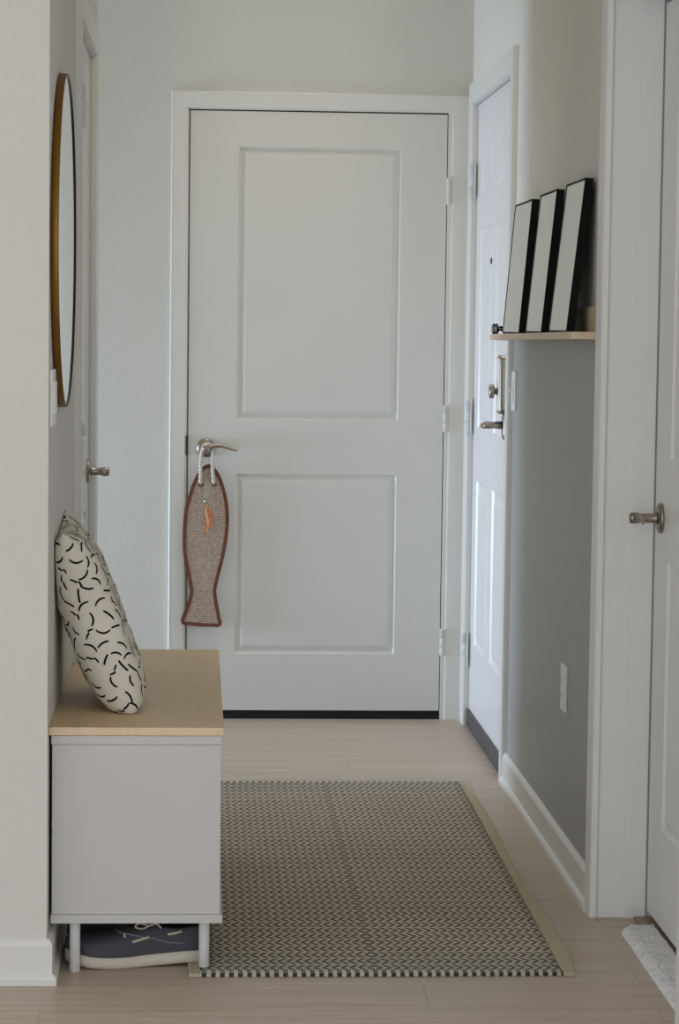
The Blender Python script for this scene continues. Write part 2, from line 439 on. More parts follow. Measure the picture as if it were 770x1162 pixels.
def hinge(parent, x, y, z, r=.006, h=.092, mat=None, leaf=None):
    mat = mat or M['trim']; m = MB()
    m.lathe(mat, (x, y, z), (0, 0, 1), [(0, r * .6), (.002, r * 1.12), (.005, r * 1.12), (.0055, r)] + [(h * i / 3 + e, rr) for i in range(1, 3) for e, rr in ((-.0006, r), (-.0003, r * .88), (.0003, r * .88), (.0006, r))] + [(h - .0055, r), (h - .005, r * 1.12), (h - .002, r * 1.12), (h, r * .6)], 16)
    if leaf: m.box(mat, *leaf, z + .001, z + h - .001, .0008)
    return m.build('hinge', parent)

# door 1 — two panel door closing the end of the hall
YD = YB - .010; DX0, DX1, DZ0 = -.033, .835, .030
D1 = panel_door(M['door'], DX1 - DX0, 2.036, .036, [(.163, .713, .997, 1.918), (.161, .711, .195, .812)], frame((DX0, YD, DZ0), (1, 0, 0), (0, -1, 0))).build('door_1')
tag(D1, 'closed white door with two raised panels at the end of the hall', 'door', kind='structure')
for z in (1.762, .990, .222): hinge(D1, .841, YD - .008, z, leaf=(.8345, .846, YD - .004, YD + .02))
def rose_lever(parent, o, n, d, mat=None, rr=.032, neck=.05, blen=.105, wave=.012, droop=0):
    """o on the door face, n outwards, d direction of the lever"""
    mat = mat or M['nickel']; o, n, d = Vector(o), Vector(n), Vector(d)
    r = MB(); r.lathe(mat, o, n, [(0, rr), (.004, rr), (.008, rr * .93), (.0105, rr * .7), (.011, rr * .45), (.011, .001)], 40)
    ro = r.build('door_handle', parent)
    l = MB(); l.lathe(mat, o + n * .0108, n, [(0, .014), (.004, .0125), (.012, .0105), (neck - .014, .0105), (neck - .008, .0125), (neck + .006, .0125), (neck + .009, .010), (neck + .010, .001)], 24)
    u = Vector((0, 0, 1)); pts = []; rad = []
    for i in range(15):
        t = i / 14
        z = wave * math.sin(PI * min(1, t * 1.25)) * 1.0 - wave * .6 * max(0, (t - .8) / .2) ** 1.5 - droop * t
        pts.append(o + n * (.0108 + neck * .98 - .006 * math.sin(PI * t)) + d * (blen * t) + u * z)
        q = .0066 * (1 - .55 * t) + .0015; rad.append((q, q * .8))
    l.tube(mat, spline(pts, 3), [rad[min(14, i // 3)] for i in range(43)], 14)
    l.build('lever', ro); return ro
rose_lever(D1, (.028, YD, .930), (0, -1, 0), (1, 0, 0), wave=.010)

# door 2 — six panel entry door, hinged at the far side
EX = XR + .006; EY0, EY1 = 7.253, 8.245; EW = EY1 - EY0
cols = [(.115, .115 + .325), (EW - .115 - .325, EW - .115)]
pan = [(a, b, z0, z1) for a, b in cols for z0, z1 in ((.235, .79), (.965, 1.625), (1.745, 1.925))]
D2 = panel_door(M['entry'], EW, 2.038, .04, pan, frame((EX, EY1, .050), (0, -1, 0), (-1, 0, 0)), prof=((0, 0), (.008, -.007), (.016, -.009), (.045, -.0015))).build('door_2')
tag(D2, 'bright white six panel entry door hinged at the far right corner', 'door', kind='structure')
for z in (1.778, .989, .200): hinge(D2, EX - .018, EY1 + .004, z, .0085, .118, M['white_metal'], leaf=(EX - .012, EX - .008, EY1 - .02, EY1 + .012))
m = MB(); m.box(M['sweep'], EX - .010, EX + .04, EY0 + .002, EY1 - .002, .014, .058, .003); m.build('door_sweep', D2)
m = MB(); m.lathe(M['dark_metal'], (EX, 7.80, 1.560), (-1, 0, 0), [(0, .010), (.003, .010), (.004, .006), (.0025, .001)], 20); m.build('peephole', D2)
# deadbolt housing: tall rounded nickel rim around a paler cover, with an oval thumb turn
def roundrect(cy, cz, hy, hz, r, x, n=6):
    P = []
    for sy, sz, a0 in ((1, 1, 0), (-1, 1, PI / 2), (-1, -1, PI), (1, -1, 3 * PI / 2)):
        for i in range(n + 1):
            a = a0 + PI / 2 * i / n
            P.append((x, cy + sy * (hy - r) + r * math.cos(a), cz + sz * (hz - r) + r * math.sin(a)))
    return P
m = MB()
LY, LZ = 7.36, 1.178
m.rings(M['nickel'], [roundrect(LY, LZ, .040, .088, .014, EX), roundrect(LY, LZ, .040, .088, .014, EX - .022), roundrect(LY, LZ, .036, .084, .012, EX - .026), roundrect(LY, LZ, .030, .078, .010, EX - .026)], True, False, False)
db = m.build('deadbolt', D2)
m = MB(); m.rings(M['plastic'], [roundrect(LY, LZ, .030, .078, .010, EX - .0262), roundrect(LY, LZ, .028, .076, .010, EX - .0285)], True, False, True); m.build('cover_plate', db)
m = MB(); m.lathe(M['nickel'], (EX - .0262, LY, 1.158), (-1, 0, 0), [(0, .010), (.012, .009), (.014, .012)], 20)
m.rings(M['nickel'], [[(EX - .038 - .018 * (1 + math.cos(a)) / 2 * 0 - x, LY + .016 * s * math.cos(a), 1.158 + .022 * s * math.sin(a)) for a in [2 * PI * j / 28 for j in range(28)]] for x, s in ((0, .8), (.003, 1), (.012, 1), (.016, .75))])
m.build('thumb_turn', db)
# lever set on a long plate
m = MB(); PZ = 1.052
m.rings(M['nickel'], [roundrect(LY, PZ, .026, .040, .020, EX), roundrect(LY, PZ, .026, .040, .020, EX - .008), roundrect(LY, PZ, .020, .034, .016, EX - .012)], True, False, True)
dh = m.build('door_handle', D2)
m = MB(); m.lathe(M['nickel'], (EX - .011, LY, PZ + .004), (-1, 0, 0), [(0, .012), (.03, .0105), (.05, .0115), (.056, .010), (.057, .001)], 20)
m.tube(M['nickel'], spline([(EX - .060, LY, PZ + .004), (EX - .062, LY + .05, PZ + .002), (EX - .060, LY + .10, PZ - .002), (EX - .050, LY + .125, PZ - .004)], 6), .0085, 14)
m.build('lever', dh)

# door 3 — closet door beyond the mirror
CX = XL - .007; CY0, CY1 = 6.053, 6.920; CW = CY1 - CY0
D3 = panel_door(M['door'], CW, 2.068, .036, [(.12, CW - .12, 1.02, 1.93), (.12, CW - .12, .20, .82)], frame((CX, CY0, .015), (0, 1, 0), (1, 0, 0))).build('door_3')
tag(D3, 'closed white closet door in the left wall beyond the mirror', 'door', kind='structure')
for z in (1.82, 1.00, .20): hinge(D3, CX + .0215, CY0 + .003, z, .0065, .105, M['trim'], leaf=(CX + .0005, CX + .003, CY0 + .001, CY0 + .03))
rose_lever(D3, (CX, 6.845, .937), (1, 0, 0), (0, -1, 0), neck=.042, wave=.006)

# door 4 — near right door
RX = 1.035; RY0, RY1 = 4.505, 5.500; RW = RY1 - RY0
D4 = panel_door(M['door_lit'], RW, 2.050, .036, [(.165, RW - .165, 1.04, 1.93), (.155, RW - .155, .215, .815)], frame((RX, RY1, .022), (0, -1, 0), (-1, 0, 0))).build('door_4')
tag(D4, 'closed white panelled door at the near right edge', 'door', kind='structure')
rose_lever(D4, (RX, 5.425, .928), (-1, 0, 0), (0, -1, 0), rr=.034, neck=.052, wave=.004, blen=.11)

# ------------------------------------------------------------------ bench
BX0, BX1, BY0, BY1 = -.2965, .057, 5.017, 6.245
ang = 0.0; BC = Vector((BX0, BY0, 0))
XB = Matrix.Translation(BC) @ Matrix.Rotation(ang, 4, 'Z') @ Matrix.Translation(-BC)
bench = empty('storage_bench', ((BX0 + BX1) / 2, (BY0 + BY1) / 2, 0), 'white storage bench with a birch wood top and round legs against left wall', 'bench')
L = M['laminate']
m = MB()
m.box(L, BX0 + .001, BX1 - .003, BY0, BY1 - .002, .484, .5025, .0012, XB)           # upper board
m.box(L, BX0 + .001, BX1 + .001, BY0 - .001, BY1 - .002, .111, .129, .0012, XB)         # lower board
m.box(L, BX0 + .004, BX0 + .012, BY0 + .02, BY1 - .02, .129, .484, 0, XB)
m.box(L, BX0 + .004, BX1 - .02, (BY0 + BY1) / 2 - .009, (BY0 + BY1) / 2 + .009, .129, .484, 0, XB)
m.build('carcass', bench)
for y0, y1 in ((BY0 + .002, BY0 + .020), (BY1 - .022, BY1 - .004)):
    MB().box(L, BX0 + .003, BX1 - .004, y0, y1, .1295, .4835, .001, XB).build('side_panel', bench)
MB().box(L, BX1 - .020, BX1 - .004, BY0 + .0205, BY1 - .0225, .1295, .4835, .001, XB).build('front_panel', bench)
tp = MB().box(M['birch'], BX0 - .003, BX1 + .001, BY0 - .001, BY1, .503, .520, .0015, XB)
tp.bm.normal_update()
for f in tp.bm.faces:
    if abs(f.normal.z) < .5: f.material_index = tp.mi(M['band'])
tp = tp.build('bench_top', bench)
tag(tp, 'pale birch wood top')
for x in (-.247, .021):
    for y, gz in ((5.055, 0), (6.19, 0)):
        z0 = .0095 if x > 0 else 0
        MB().lathe(M['white_metal'], XB @ Vector((x, y, z0)), (0, 0, 1), [(0, .009), (.002, .0112), (.105 - z0, .0112), (.1108 - z0, .0112)], 24).build('leg', bench)

# ------------------------------------------------------------------ rug
RUX0, RUX1, RUY0, RUY1 = .012, .770, 5.006, 7.165
RL = RUY1 - RUY0; RM = rugmat(RL)
m = MB(); nx, ny = 24, 60
def rugz(x, y):
    return .0075 + .0006 * math.sin(x * 9 + y * 5) * math.sin(y * 7.0)
top = [[m.bm.verts.new((RUX0 + (RUX1 - RUX0) * i / nx + .010 * (j / ny), RUY0 + RL * j / ny, rugz(i, j))) for i in range(nx + 1)] for j in range(ny + 1)]
bot = [[m.bm.verts.new((v.co.x, v.co.y, .0008)) for v in r] for r in top]
for j in range(ny):
    for i in range(nx):
        m.face([top[j][i], top[j][i + 1], top[j + 1][i + 1], top[j + 1][i]], RM, True)
        m.face([bot[j][i], bot[j + 1][i], bot[j + 1][i + 1], bot[j][i + 1]], RM)
for i in range(nx):
    m.face([bot[0][i], bot[0][i + 1], top[0][i + 1], top[0][i]], RM); m.face([top[-1][i], top[-1][i + 1], bot[-1][i + 1], bot[-1][i]], RM)
for j in range(ny):
    m.face([top[j][0], top[j + 1][0], bot[j + 1][0], bot[j][0]], RM); m.face([bot[j][nx], bot[j + 1][nx], top[j + 1][nx], top[j][nx]], RM)
rug = m.build('hallway_rug', origin=((RUX0 + RUX1) / 2, (RUY0 + RUY1) / 2, 0))
tag(rug, 'flat woven rug with dark chevrons and beige side bands on the floor', 'rug')
for x0, x1 in ((-.014, .0125), (.7695, .797)):
    m = MB(); rings = []
    out = x1 > .5
    for j in range(31):
        t = j / 30; y = RUY0 - .002 + (RL + .004) * t; s = .010 * t
        xe = (x1 if out else x0) + s + (.0035 * math.sin(t * 11) * (1 if t > .03 else .3)) - (.004 if j == 0 else 0) * (1 if out else -1)
        xi = (x0 if out else x1) + s
        a, b = (xi, xe) if out else (xe, xi)
        e = lambda x: x
        bead = (b - .007) if out else (a + .007)
        if out: ring = [(a, y, .001), (a, y, .0092), (b - .008, y, .0090), (b - .006, y, .0125), (b - .002, y, .0128), (b, y, .008), (b, y, .001)]
        else: ring = [(a, y, .001), (a, y, .008), (a + .002, y, .0110), (a + .006, y, .0108), (a + .008, y, .0088), (b, y, .0090), (b, y, .001)]
        rings.append(ring)
    m.rings(M['binding'], rings, True, True, True, False)
    tag(m.build('border', rug), 'beige cotton side band')

# ------------------------------------------------------------------ pillow leaning on the left wall
def pillow():
    N = 44; S = .208; TH = .063
    # local: u along y, v up the leaning direction, w thickness
    def P(u, v, sgn):
        a = (1 - abs(u) ** 6) * (1 - abs(v) ** (3.2 if v > 0 else 5))
        t = TH * max(a, 0) ** .5
        pin = 1 - .05 * (1 - abs(u) ** 2) * (abs(v) ** 6) ; pin2 = 1 - .05 * (1 - abs(v) ** 2) * abs(u) ** 6
        uu, vv = u * pin2 * S, v * pin * S
        wr = .004 * math.sin(9 * u + 4 * v) * math.sin(7 * v - 3 * u + 1) * max(a, 0)
        # rounded corners
        c = (abs(u) * abs(v)) ** 6
        uu *= 1 - .03 * c; vv *= 1 - (.05 if v < 0 else -.03) * c
        return Vector((uu, vv, sgn * t + wr))
    lean = math.radians(19); yw = math.radians(4.5)
    up = Vector((-math.sin(lean), 0, math.cos(lean))); nrm = Vector((math.cos(lean), 0, math.sin(lean)))
    O = Vector((-.226, 5.372, .714))
    def Wd(p):
        # slump: bottom bulges, top folds towards the wall
        px_ = p.x - .09 * p.y; q = up * p.y + nrm * p.z; q = O + Vector((q.x - px_ * math.sin(yw), px_ * math.cos(yw), q.z + .05 * p.x))
        f = (p.y / S)
        q.x += -.004 * max(0, f) ** 2 + .012 * max(0, -f) ** 2
        q.x = max(q.x, XL + .002)
        q.z = max(q.z, .5215)
        return q
    m = MB(); lin_ = M['linen']
    g = [math.sin(PI / 2 * (2 * i / N - 1)) for i in range(N + 1)]
    F = [[m.bm.verts.new(Wd(P(g[i], g[j], 1))) for i in range(N + 1)] for j in range(N + 1)]
    B = [[(F[j][i] if i in (0, N) or j in (0, N) else m.bm.verts.new(Wd(P(g[i], g[j], -1)))) for i in range(N + 1)] for j in range(N + 1)]
    for j in range(N):
        for i in range(N):
            m.face([F[j][i], F[j][i + 1], F[j + 1][i + 1], F[j + 1][i]], lin_, True)
            m.face([B[j][i], B[j + 1][i], B[j + 1][i + 1], B[j][i + 1]], lin_, True)
    bmesh.ops.recalc_face_normals(m.bm, faces=m.bm.faces)
    if m.bm.calc_volume(signed=True) < 0: bmesh.ops.reverse_faces(m.bm, faces=m.bm.faces)
    m.bm.normal_update()
    bvh = BVHTree.FromBMesh(m.bm); m.bm.faces.ensure_lookup_table()
    tri = [f for f in m.bm.faces]; wts = [f.calc_area() for f in tri]
    rnd = random.Random(11); pts = []
    tries = 0
    while tries < 9000 and len(pts) < 420:
        tries += 1
        f = rnd.choices(tri, wts)[0] if tries % 1 == 0 else None
        a = [rnd.random() for _ in f.verts]; s = sum(a); p = sum((v.co * w for v, w in zip(f.verts, a)), Vector()) / s
        if all((p - q[0]).length > .0230 for q in pts): pts.append((p, f.normal.copy()))
    for p, n in pts:
        t = n.orthogonal().normalized(); t.rotate(Matrix.Rotation(rnd.uniform(0, 2 * PI), 3, n)); b = n.cross(t)
        ln = rnd.uniform(.024, .033); bend = rnd.choice((.22, .3, .35, -.3, .08)); w = .0023
        kink = rnd.random() < .15
        prev = None; K = 10
        for i in range(K + 1):
            s = 2 * i / K - 1
            off = bend * ln * (1 - s * s) + ((.004 if s > 0 else -.004) if kink else 0)
            cc = p + t * (s * ln / 2) + b * (off * .6)
            ww = w * (1 if abs(s) < .85 else .65)
            pair = []
            for e in (-1, 1):
                h = bvh.find_nearest(cc + b * (e * ww))
                q, nn = h[0], h[1]
                pair.append(m.bm.verts.new(q + nn * .0007))
            if prev: m.face([prev[0], prev[1], pair[1], pair[0]], M['ink'], True)
            prev = pair
    # no recalculation on the loose printed strokes: keep build's generic recalculation harmless
    return m.build('throw_pillow')
pl = pillow()
tag(pl, 'cream throw pillow printed with short black arcs, leaning on the left wall on the bench', 'pillow')

# ------------------------------------------------------------------ round mirror
mirror = empty('round_mirror', (XL, 5.355, 1.522 - .357), 'round mirror with thin brass frame hung on the left wall', 'mirror')
m = MB(); Rm = .357
m.lathe(M['gold'], (XL + .001, 5.355, 1.522), (1, 0, 0), [(0, Rm - .012), (0, Rm), (.0150, Rm), (.0165, Rm - .0012), (.0165, Rm - .0030)], 128, cap0=False, cap1=False)
m.lathe(M['dark_metal'], (XL + .001, 5.355, 1.522), (1, 0, 0), [(.0165, Rm - .0030), (.0158, Rm - .0040), (.0125, Rm - .0044), (.0125, Rm - .02)], 128, cap0=False, cap1=False)
m.build('frame', mirror)
m = MB(); m.lathe(M['mirror'], (XL + .001, 5.355, 1.522), (1, 0, 0), [(.006, Rm - .0055), (.0135, Rm - .0055)], 128, smooth=False); m.build('mirror_glass', mirror)

# ------------------------------------------------------------------ light switches and outlet
def plate(name, label, cat, X, s, y0, y1, z0, z1, gangs, kind='rocker'):
    t = .006; root = empty(name, (X, (y0 + y1) / 2, z0), label, cat)
    m = MB(); m.box(M['plastic'], min(X, X + s * t), max(X, X + s * t), y0, y1, z0, z1, .0018); m.build('cover_plate', root)
    gw = (y1 - y0) / gangs
    for g in range(gangs):
        c = y0 + gw * (g + .5); zc = (z0 + z1) / 2
        m = MB()
        xa, xb = sorted((X + s * (t - .001), X + s * (t + .003)))
        m.box(M['plastic'], xa, xb, c - .0165, c + .0165, zc - .033, zc + .033, .001)
        if kind == 'outlet':
            for dz in (-.019, .019):
                for dy in (-.006, .006):
                    xa2, xb2 = sorted((X + s * (t + .0028), X + s * (t + .0032)))
                    m.box(M['void'], xa2, xb2, c + dy - .001, c + dy + .001, zc + dz - .004, zc + dz + .004)
        m.build({'outlet': 'socket', 'rocker': 'rocker', 'toggle': 'rocker'}[kind], root)
        if kind == 'toggle':
            xa, xb = sorted((X + s * (t + .002), X + s * (t + .012)))
            MB().box(M['plastic'], xa, xb, c - .004, c + .004, zc - .003, zc + .009, .001).build('toggle', root)
    return root
plate('light_switch', 'white double rocker switch plate on the left wall below the mirror', 'light switch', XL, 1, 5.005, 5.122, 1.136, 1.252, 2)
plate('light_switch', 'white toggle switch plate on the grey wall beside the entry door', 'light switch', XR, -1, 7.085, 7.158, 1.108, 1.223, 1, 'toggle')
plate('power_outlet', 'white power outlet low on the grey wall', 'outlet', XR, -1, 6.010, 6.090, .395, .511, 1, 'outlet')

# ------------------------------------------------------------------ picture ledge and frames
SF = .848; S0, S1 = 5.592, 7.165
def lz(y): return -.012 * (y - S0) / (S1 - S0)      # the ledge hangs slightly lower at its far end
def slope(m):
    for v in m.bm.verts: v.co.z += lz(v.co.y)
    return m
m = MB(); SW = M['shelfwood']
m.box(SW, SF, XR, S0, S1, 1.324, 1.341, .001); slope(m)
led = m.build('picture_ledge'); tag(led, 'pale birch picture ledge mounted on the right wall', 'shelf')
slope(MB().box(SW, XR - .012, XR - .0003, S0, S1, 1.3412, 1.400, .001)).build('back_rail', led)
def picture(y0, y1, lean, label):
    hh, t, b = .360, .020, .005
    zb = 1.3415 + lz(y0) - .0003; lo = Vector((SF + .006, 0, zb)); a = lean
    up = Vector((math.sin(a), 0, math.cos(a))); n = Vector((math.cos(a), 0, -math.sin(a)))   # n points back to the wall
    X = Matrix(((n.x, 0, up.x, lo.x), (0, 1, 0, 0), (n.z, 0, up.z, lo.z), (0, 0, 0, 1)))
    root = empty('framed_picture', (lo.x + .01, (y0 + y1) / 2, zb), label, 'picture frame', 'black frames on the picture ledge')
    m = MB(); K = M['black']
    m.box(K, 0, t, y0, y0 + b, 0, hh, .0006, X); m.box(K, 0, t, y1 - b, y1, 0, hh, .0006, X)
    m.box(K, 0, t, y0 + b, y1 - b, 0, b * .7, .0006, X); m.box(K, 0, t, y0 + b, y1 - b, hh - b, hh, .0006, X)
    m.box(K, t - .004, t - .002, y0 + b, y1 - b, b * .7, hh - b, 0, X)
    m.build('frame', root)
    MB().box(M['pale'], .0015, .004, y0 + b - .003, y1 - b + .003, b * .7 - .001, hh - b + .003, 0, X).build('glazed_print', root)
    return root
picture(5.705, 6.000, .107, 'black picture frame nearest the right jamb, rightmost on the ledge')
picture(6.130, 6.430, .095, 'middle one of three black picture frames on the ledge')
picture(6.560, 6.915, .085, 'black picture frame beside the folded sunglasses, leftmost on the ledge')

# folded sunglasses at the far end of the ledge
sg = empty('sunglasses', (.868, 7.07, 1.3412 + lz(7.07)), 'folded black sunglasses lying at the far end of the picture ledge', 'sunglasses')
m = MB()
Y0s, Zs, Xs = 7.090, 1.3560 + lz(7.07), .855
for sgn in (-1, 1):
    c = Vector((Xs, Y0s + sgn * .034, Zs))
    ring = [c + Vector((0, .027 * math.cos(a) * (1 + .1 * math.cos(2 * a)), .0130 * math.sin(a))) for a in [2 * PI * i / 32 for i in range(32)]]
    m.tube(M['black'], ring, .0030, 8, closed=True)
m.tube(M['black'], [(Xs, Y0s - .009, Zs + .004), (Xs - .002, Y0s, Zs + .006), (Xs, Y0s + .009, Zs + .004)], .002, 8)
m.build('frame', sg)
for sgn in (-1, 1):
    m = MB(); c = Vector((Xs, Y0s + sgn * .034, Zs))
    m.rings(M['glass_dark'], [[c + Vector((dx, s * .027 * math.cos(a) * (1 + .1 * math.cos(2 * a)), s * .0125 * math.sin(a))) for a in [2 * PI * i / 32 for i in range(32)]] for dx, s in ((.0012, 1), (-.0015, .9), (-.003, .55))])
    m.build('lens', sg)
for sgn, dz in ((-1, 0), (1, -.004)):
    m = MB()
    a = Vector((Xs + .003, Y0s + sgn * .064, Zs + .006)); 
    m.tube(M['black'], spline([a, a + Vector((.010, -sgn * .004, -.001 + dz)), a + Vector((.012 + (sgn > 0) * .006, -sgn * .06, -.006 + dz)), a + Vector((.010 + (sgn > 0) * .006, -sgn * .105, -.014 + dz * .4)), a + Vector((.012 + (sgn > 0) * .006, -sgn * .125, -.0185))], 6), [(.0030, .0018)] * 25, 8)
    m.build('temple', sg)

# ------------------------------------------------------------------ fish shaped sisal scratcher hanging on the lever
FY = YD - .034
def fz(px, py):     # silhouette traced in metres around the hanging line
    return (.0275 + (px - 232.5) * .003005, .921 - (py - 511) * .003015)
out_px = [(235.5, 529.5), (240, 532), (246, 541), (251, 555), (254.3, 570), (255.7, 588), (254.2, 609), (251, 628), (245.8, 650), (242.4, 665), (242.3, 673), (244.5, 686), (247.3, 701), (247.5, 706.5), (229, 706), (210.5, 704.5), (210, 700), (215.5, 686), (218.8, 672), (218.3, 663), (214.5, 644), (211.3, 627), (210.6, 609), (211.8, 583), (215.5, 566), (221, 548.5), (228.4, 534.5)]
P2 = [fz(*p) for p in out_px]
def dense(P, n=4):
    Q = []; N = len(P); sharp = {13, 15}
    for i in range(N):
        p0, p1, p2, p3 = [Vector((*P[(i + d) % N], 0)) for d in (-1, 0, 1, 2)]
        if i in (13, 14): 
            for j in range(n): Q.append(p1.lerp(p2, j / n))
            continue
        for j in range(n):
            t = j / n
            Q.append(.5 * (2 * p1 + (p2 - p0) * t + (2 * p0 - 5 * p1 + 4 * p2 - p3) * t * t + (3 * p1 - p0 - 3 * p2 + p3) * t ** 3))
    return Q
Q = dense(P2)
fish = empty('cat_scratcher', (.028, FY, min(q.y for q in Q)), 'fish shaped sisal cat scratcher hanging from the back door lever', 'cat toy')
m = MB()
m.poly(M['sisal'], [(q.x, FY - .005, q.y) for q in Q], (0, .010, 0)); m.build('sisal_body', fish)
m = MB(); N = len(Q); cen = Vector((sum(q.x for q in Q) / N, sum(q.y for q in Q) / N, 0)); rings = []
for i in range(N):
    t = (Q[(i + 1) % N] - Q[i - 1]).normalized(); nn = Vector((t.y, -t.x, 0))
    if (Q[i] + nn * .01 - cen).length < (Q[i] - cen).length and False: nn = -nn
    wv = .0105
    a, b = Q[i] + nn * .0015, Q[i] - nn * wv
    rings.append([(a.x, FY - .0065, a.y), (b.x, FY - .0065, b.y), (b.x, FY - .003, b.y), (b.x, FY + .003, b.y), (b.x, FY + .0065, b.y), (a.x, FY + .0065, a.y)])
# decide inward direction from the winding
area = sum(Q[i].x * Q[(i + 1) % N].y - Q[(i + 1) % N].x * Q[i].y for i in range(N))
if area > 0: pass
rings.append(rings[0]); m.rings(M['brown'], rings, True, False, False, False)
tag(m.build('felt_binding', fish), 'brown felt edge binding')
for px in (227, 242.3):
    gx, gz = fz(px, 549)
    m = MB(); m.tube(M['brown'], [(gx + .006 * math.cos(a), FY - .0065, gz + .0055 * math.sin(a)) for a in [2 * PI * i / 20 for i in range(20)]], .0022, 8, closed=True); m.build('grommet', fish)
HY = YD - .044
rp = [(*fz(227, 549), FY + .002), (*fz(226.6, 541), FY - .012), (*fz(226.6, 525), FY - .014), (*fz(227.8, 513), HY), (*fz(230.5, 506.0), HY), (*fz(234, 503.6), HY), (*fz(238, 505.0), HY), (*fz(240.3, 512), HY), (*fz(239.8, 525), FY - .014), (*fz(240.8, 541), FY - .012), (*fz(242.3, 549), FY + .002)]
m = MB(); m.tube(M['rope'], spline([(x, y, z) for x, z, y in rp], 8), .0062, 12); tag(m.build('rope', fish), 'white cotton rope loop')
lx, lz = fz(232.3, 567.5)
m = MB()
m.lathe(M['silver'], (lx - .002, FY - .014, lz - .006), (.35, 0, 1), [(0, .003), (.002, .0055), (.008, .0062), (.013, .005), (.015, .002)], 16)
lure = m.build('lure', fish)
m = MB(); tx, tz = fz(233, 536); m.tube(M['rope'], [(tx, FY - .0075, tz - .01), (lx + .001, FY - .010, lz + .03), (lx + .001, FY - .012, lz + .006)], .0012, 6); m.build('string', lure)
fe = [((234, 572), (236, 582), (234.2, 594), (231.8, 605.5), 'feather', 3.2), ((234, 572), (233.5, 580), (236.3, 592), (233.8, 603), 'feather2', 2.6), ((234.5, 574), (238, 582), (240.2, 592), (242.2, 601), 'feather', 2.2)]
for q, (a, b, c, d, mt, wd) in enumerate(fe):
    m = MB(); S = spline([(fz(*p)[0], FY - .0115 - .0015 * q, fz(*p)[1]) for p in (a, b, c, d)], 6); k_ = len(S)
    m.tube(M[mt], S, [(.0010, max(.0006, wd * .0019 * math.sin(PI * min(.97, (i + 1.6) / (k_ + 1.0))) ** .8)) for i in range(k_)], 10)
    m.build('feather', lure)

